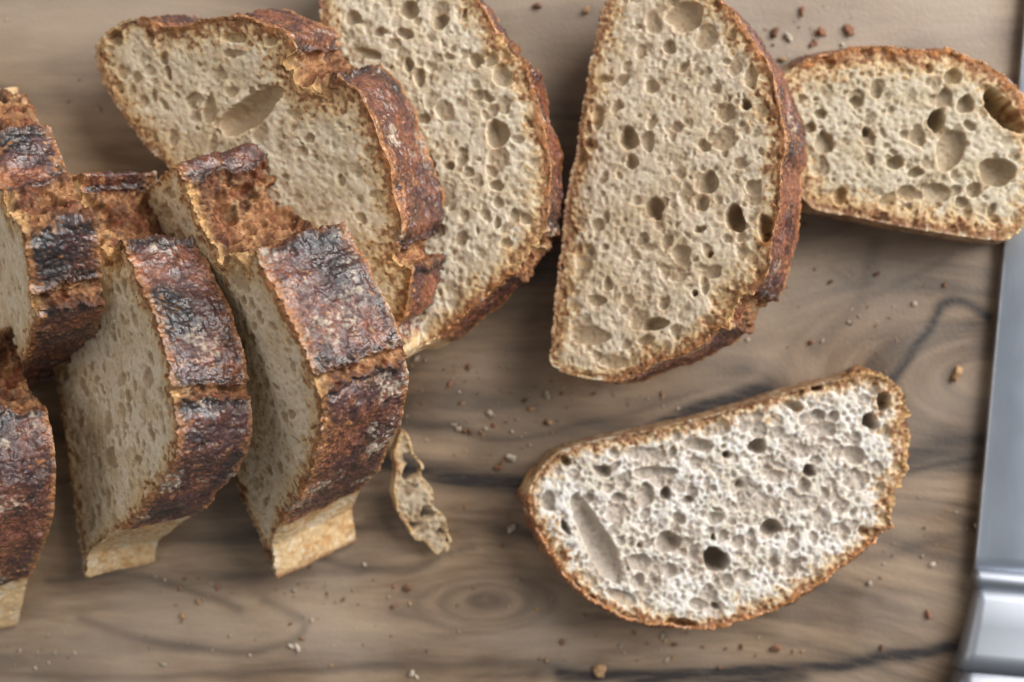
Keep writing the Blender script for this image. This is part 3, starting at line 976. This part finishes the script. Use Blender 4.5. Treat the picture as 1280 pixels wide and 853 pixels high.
def metal(name, color, rough, aniso, scale, bump):
    m, nt, bs = new_mat(name)
    L = nt.links.new
    tc = N(nt, 'ShaderNodeTexCoord')
    mp = N(nt, 'ShaderNodeMapping')
    mp.inputs['Scale'].default_value = scale
    L(tc.outputs['Object'], mp.inputs[0])
    n1 = N(nt, 'ShaderNodeTexNoise', i_Scale=1.0, i_Detail=3.0)
    L(mp.outputs[0], n1.inputs['Vector'])
    n2 = N(nt, 'ShaderNodeTexNoise', i_Scale=60.0, i_Detail=3.0)
    L(tc.outputs['Object'], n2.inputs['Vector'])
    mr = N(nt, 'ShaderNodeMapRange')
    mr.inputs[3].default_value, mr.inputs[4].default_value = rough - .06, rough + .1
    L(n2.outputs[0], mr.inputs[0])
    L(mr.outputs[0], bs.inputs['Roughness'])
    bs.inputs['Base Color'].default_value = (*color, 1)
    bs.inputs['Metallic'].default_value = 1
    bs.inputs['Anisotropic'].default_value = aniso
    b = N(nt, 'ShaderNodeBump', i_Strength=bump, i_Distance=0.0001)
    L(n1.outputs[0], b.inputs['Height'])
    L(b.outputs[0], bs.inputs['Normal'])
    return m


K0 = at(1219, 716, 0.006)
K1 = at(1280, 50, 0.005)
K0[2] = K1[2] = 0
kd_ = K1 - K0
kd_ /= np.linalg.norm(kd_)
kr = np.array([kd_[1], -kd_[0], 0])                       # to the right of the blade's axis
kroot = thing('kitchen_knife', 'steel kitchen knife lying along the right edge of the board', 'knife', K0)


def kw(pts):
    p = np.asarray(pts, float)
    return p[:, :1] * kr + p[:, 1:2] * kd_ + p[:, 2:3] * np.array([0, 0, 1.0])


def loft(name, secs, mat, close=True):
    """secs: list of (y, [(x,z),...]) cross-sections with equal point counts"""
    k = len(secs[0][1])
    V = []
    for y, s in secs:
        V += [(x, y, z) for x, z in s]
    F = []
    for i in range(len(secs) - 1):
        for j in range(k):
            a, b = i * k + j, i * k + (j + 1) % k
            F.append((a, b, b + k, a + k))
    F = np.array(F)
    c0, c1 = len(V), len(V) + 1
    V.append(tuple(np.mean([(x, secs[0][0], z) for x, z in secs[0][1]], 0)))
    V.append(tuple(np.mean([(x, secs[-1][0], z) for x, z in secs[-1][1]], 0)))
    T3 = np.array([((j + 1) % k, j, c0) for j in range(k)] + [((len(secs) - 1) * k + j, (len(secs) - 1) * k + (j + 1) % k, c1) for j in range(k)])
    o = build(name, kw(V), [F, T3], mat, kroot, smooth=True)
    return o


steel = metal('blade_steel_material', (0.60, 0.66, 0.75), 0.40, 0.5, (3000, 60, 3000), 0.5)
steel2 = metal('bolster_steel_material', (0.36, 0.38, 0.42), 0.50, 0.0, (400, 400, 400), 0.1)
dark_steel = metal('handle_steel_material', (0.26, 0.27, 0.30), 0.4, 0.0, (400, 400, 400), 0.1)


def blade_sec(w, zt):
    return [(0.0, zt - .0022), (0.0002, zt - .0004), (0.0007, zt), (w * .45, zt - .0002), (w * .8, zt - .0006), (w, zt - .0013), (w * .8, zt - .0018), (w * .4, zt - .0024)]


bs_ = []
for k in range(41):
    f = k / 40
    y = f * 0.225
    w = 0.044 * (1 - max(0, (f - .45) / .55) ** 2.4 * .985)
    bs_.append((y, blade_sec(max(w, .0006), 0.0052 - f * .0012)))
loft('blade', bs_, steel)


def bar_sec(x0, x1, zb, zt, ch):
    pts = []
    for (cx, cz, a0) in [(x0 + ch, zt - ch, 180), (x1 - ch, zt - ch, 90), (x1 - ch * .6, zb + ch * .6, 0), (x0 + ch * .6, zb + ch * .6, 270)]:
        r = ch if cz > (zb + zt) / 2 else ch * .6
        for k in range(5):
            a = math.radians(a0 - 22.5 * k)
            pts.append((cx + r * math.cos(a), cz + r * math.sin(a)))
    return pts


loft('collar', [(0.0012, bar_sec(0.0006, .040, .0018, .0050, .0008)), (0.0006, bar_sec(0.0002, .040, .0014, .0066, .0012)), (-0.001, bar_sec(-0.0001, .040, .0010, .0076, .0016)),
                (-0.0028, bar_sec(0.0004, .0396, .0010, .0076, .0016)), (-0.0046, bar_sec(0.0012, .039, .0012, .0060, .0016)), (-0.0055, bar_sec(0.0016, .0385, .0012, .0052, .0014))], steel2)
loft('bolster', [(-0.0048, bar_sec(0.0010, .0385, .0010, .0062, .0022)), (-0.008, bar_sec(0.0006, .037, .0008, .0078, .0030)), (-0.016, bar_sec(-0.0006, .034, .0006, .0086, .0034)),
                 (-0.024, bar_sec(-0.0020, .031, .0005, .0096, .0038)), (-0.0295, bar_sec(-0.0034, .029, .0005, .0105, .0036))], steel2)
hs = []
for k in range(25):
    f = k / 24
    y = -0.0288 - f * 0.105
    sw = math.sin(f * math.pi)
    hs.append((y, bar_sec(-0.0030 - .003 * sw - .012 * f, .0286 - .012 * f - .004 * sw * .5, .0003, .0098 + .0035 * min(1, f * 8) + .002 * sw, .0046)))
loft('handle', hs, dark_steel)

# ------------------------------------------------------------------ crumbs
MAT_BIT = bread_mat('crumb_bit_material', 0.75, 0.1, 0.4, 0.0008, 0.0003, cvar=0.35)


def bit(px_, py_, r, c, seed, el=1.0):
    """a lumpy crumb"""
    rng = np.random.default_rng(seed)
    V, F = [], []
    nl, nm_ = 9, 14
    for i in range(nl):
        a = math.pi * i / (nl - 1)
        for j in range(nm_):
            b = 2 * math.pi * j / nm_
            V.append((math.sin(a) * math.cos(b), math.sin(a) * math.sin(b), math.cos(a)))
    V = np.array(V, np.float32)
    d = 1 + .55 * vnoise(V + seed * 3.1, 0.9, 5) + .38 * vnoise(V + seed * 3.1, .4, 6)
    V = V * d[:, None] * r * np.array([el, 1 / math.sqrt(el), .55])
    an = rng.uniform(0, 6)
    V[:, :2] = V[:, :2] @ np.array([[math.cos(an), -math.sin(an)], [math.sin(an), math.cos(an)]])
    V[:, 2] -= V[:, 2].min() + .0002
    for i in range(nl - 1):
        for j in range(nm_):
            F.append((i * nm_ + j, (i + 1) * nm_ + j, (i + 1) * nm_ + (j + 1) % nm_, i * nm_ + (j + 1) % nm_))
    Cc = np.tile(np.array(c, np.float32), (len(V), 1))
    Cc = Cc * (1 + .35 * vnoise(V + seed, r * .7, 9))[:, None]
    return V, np.array(F), np.clip(Cc, .02, .9)


BROWN, GOLD, PALE, RUST = (0.20, 0.10, 0.055), (0.40, 0.24, 0.12), (0.50, 0.42, 0.33), (0.27, 0.13, 0.075)
named = [
    (1026, 40, 6, RUST, 1.3, 'reddish crust crumb just above the smallest slice, right of a golden one'),
    (1061, 38, 7, RUST, 1.2, 'largest reddish crust crumb above the smallest slice'),
    (1002, 14, 5, RUST, 1.4, 'brown crust crumb nearest the top edge, right of the long tilted slice'),
    (986, 46, 5, PALE, 1.5, 'pale slender crumb between the long tilted slice and the smallest slice'),
    (968, 42, 6, BROWN, 1.4, 'dark crumb close beside the upper right crust of the long tilted slice'),
    (733, 14, 5, GOLD, 1.2, 'golden crumb by the top left end of the long tilted slice'),
    (672, 8, 5, BROWN, 1.3, 'brown crumb at the top edge between the two tilted slices'),
    (749, 838, 9, GOLD, 1.1, 'golden brown crumb on the dark streak at the bottom edge of the board'),
    (515, 842, 5, PALE, 1.0, 'round pale crumb near the bottom edge, left of the golden brown crumb'),
    (1196, 466, 7, GOLD, 1.8, 'slender golden crumb on the dark grain left of the knife blade'),
    (510, 735, 6, BROWN, 1.0, 'dark brown crumb left of the knot in the board'),
    (612, 516, 5, PALE, 1.0, 'pale crumb below the top centre slice, above the dark streak'),
    (684, 494, 5, PALE, 1.2, 'pale crumb just below the near end of the long tilted slice'),
    (640, 572, 5, PALE, 1.5, 'pale crumb on the dark streak left of the whitest slice'),
    (1014, 428, 4, RUST, 1.2, 'rust coloured crumb above the whitest slice, below the long tilted slice'),
    (1160, 768, 5, RUST, 1.6, 'rust coloured flake between the whitest slice and the knife handle'),
    (970, 810, 6, RUST, 1.3, 'rust coloured crumb just under the whitest slice'),
    (640, 660, 5, PALE, 1.3, 'pale crumb left of the whitest slice, right of the torn sliver'),
]
for i, (x, y, r, c, el, lab) in enumerate(named):
    V, F, Cc = bit(x, y, .8 * r * SC, c, 400 + i, el)
    o = build('bread_crumb', V, F, MAT_BIT, None, {'col': ('FLOAT_COLOR', Cc), 'gloss': ('FLOAT', np.zeros(len(V)))}, smooth=False, loc=at(x, y, 0))
    tag(o, lab, 'crumb', 'loose bread crumbs on the board')
# the finest crumbs, too many and too small to count
rng = np.random.default_rng(77)
AV, AF, AC, off = [], [], [], 0
clus = [(620, 540, 70, 50, 60), (300, 790, 260, 40, 26), (1080, 380, 90, 60, 30), (1000, 40, 60, 30, 24), (120, 110, 60, 60, 10), (1150, 680, 80, 90, 22), (700, 480, 60, 40, 16), (640, 430, 640, 430, 110),
        (60, 800, 60, 40, 20), (900, 820, 250, 20, 16), (430, 740, 70, 25, 24), (240, 735, 60, 20, 18), (560, 470, 60, 25, 30), (820, 800, 90, 14, 14), (790, 495, 70, 14, 18), (620, 700, 60, 60, 12)]
for cx, cy, sx, sy, k in clus:
    for _ in range(k):
        x, y = cx + rng.normal() * sx * .6, cy + rng.normal() * sy * .6
        r = SC * min(0.6 + rng.exponential(0.75), 3.0)
        c = [BROWN, GOLD, PALE, RUST, PALE][rng.integers(5)]
        V, F, Cc = bit(x, y, r, c, int(rng.integers(1e6)), rng.uniform(1, 1.8))
        V = V[::1] + at(x, y, 0)
        AV.append(V)
        AF.append(F + off)
        AC.append(Cc)
        off += len(V)
o = build('crumb_dust', np.concatenate(AV), np.concatenate(AF), MAT_BIT, None, {'col': ('FLOAT_COLOR', np.concatenate(AC)), 'gloss': ('FLOAT', np.zeros(off))}, smooth=False)
tag(o, 'fine specks of bread crumb scattered over the wooden board', 'crumbs')
o['kind'] = 'stuff'
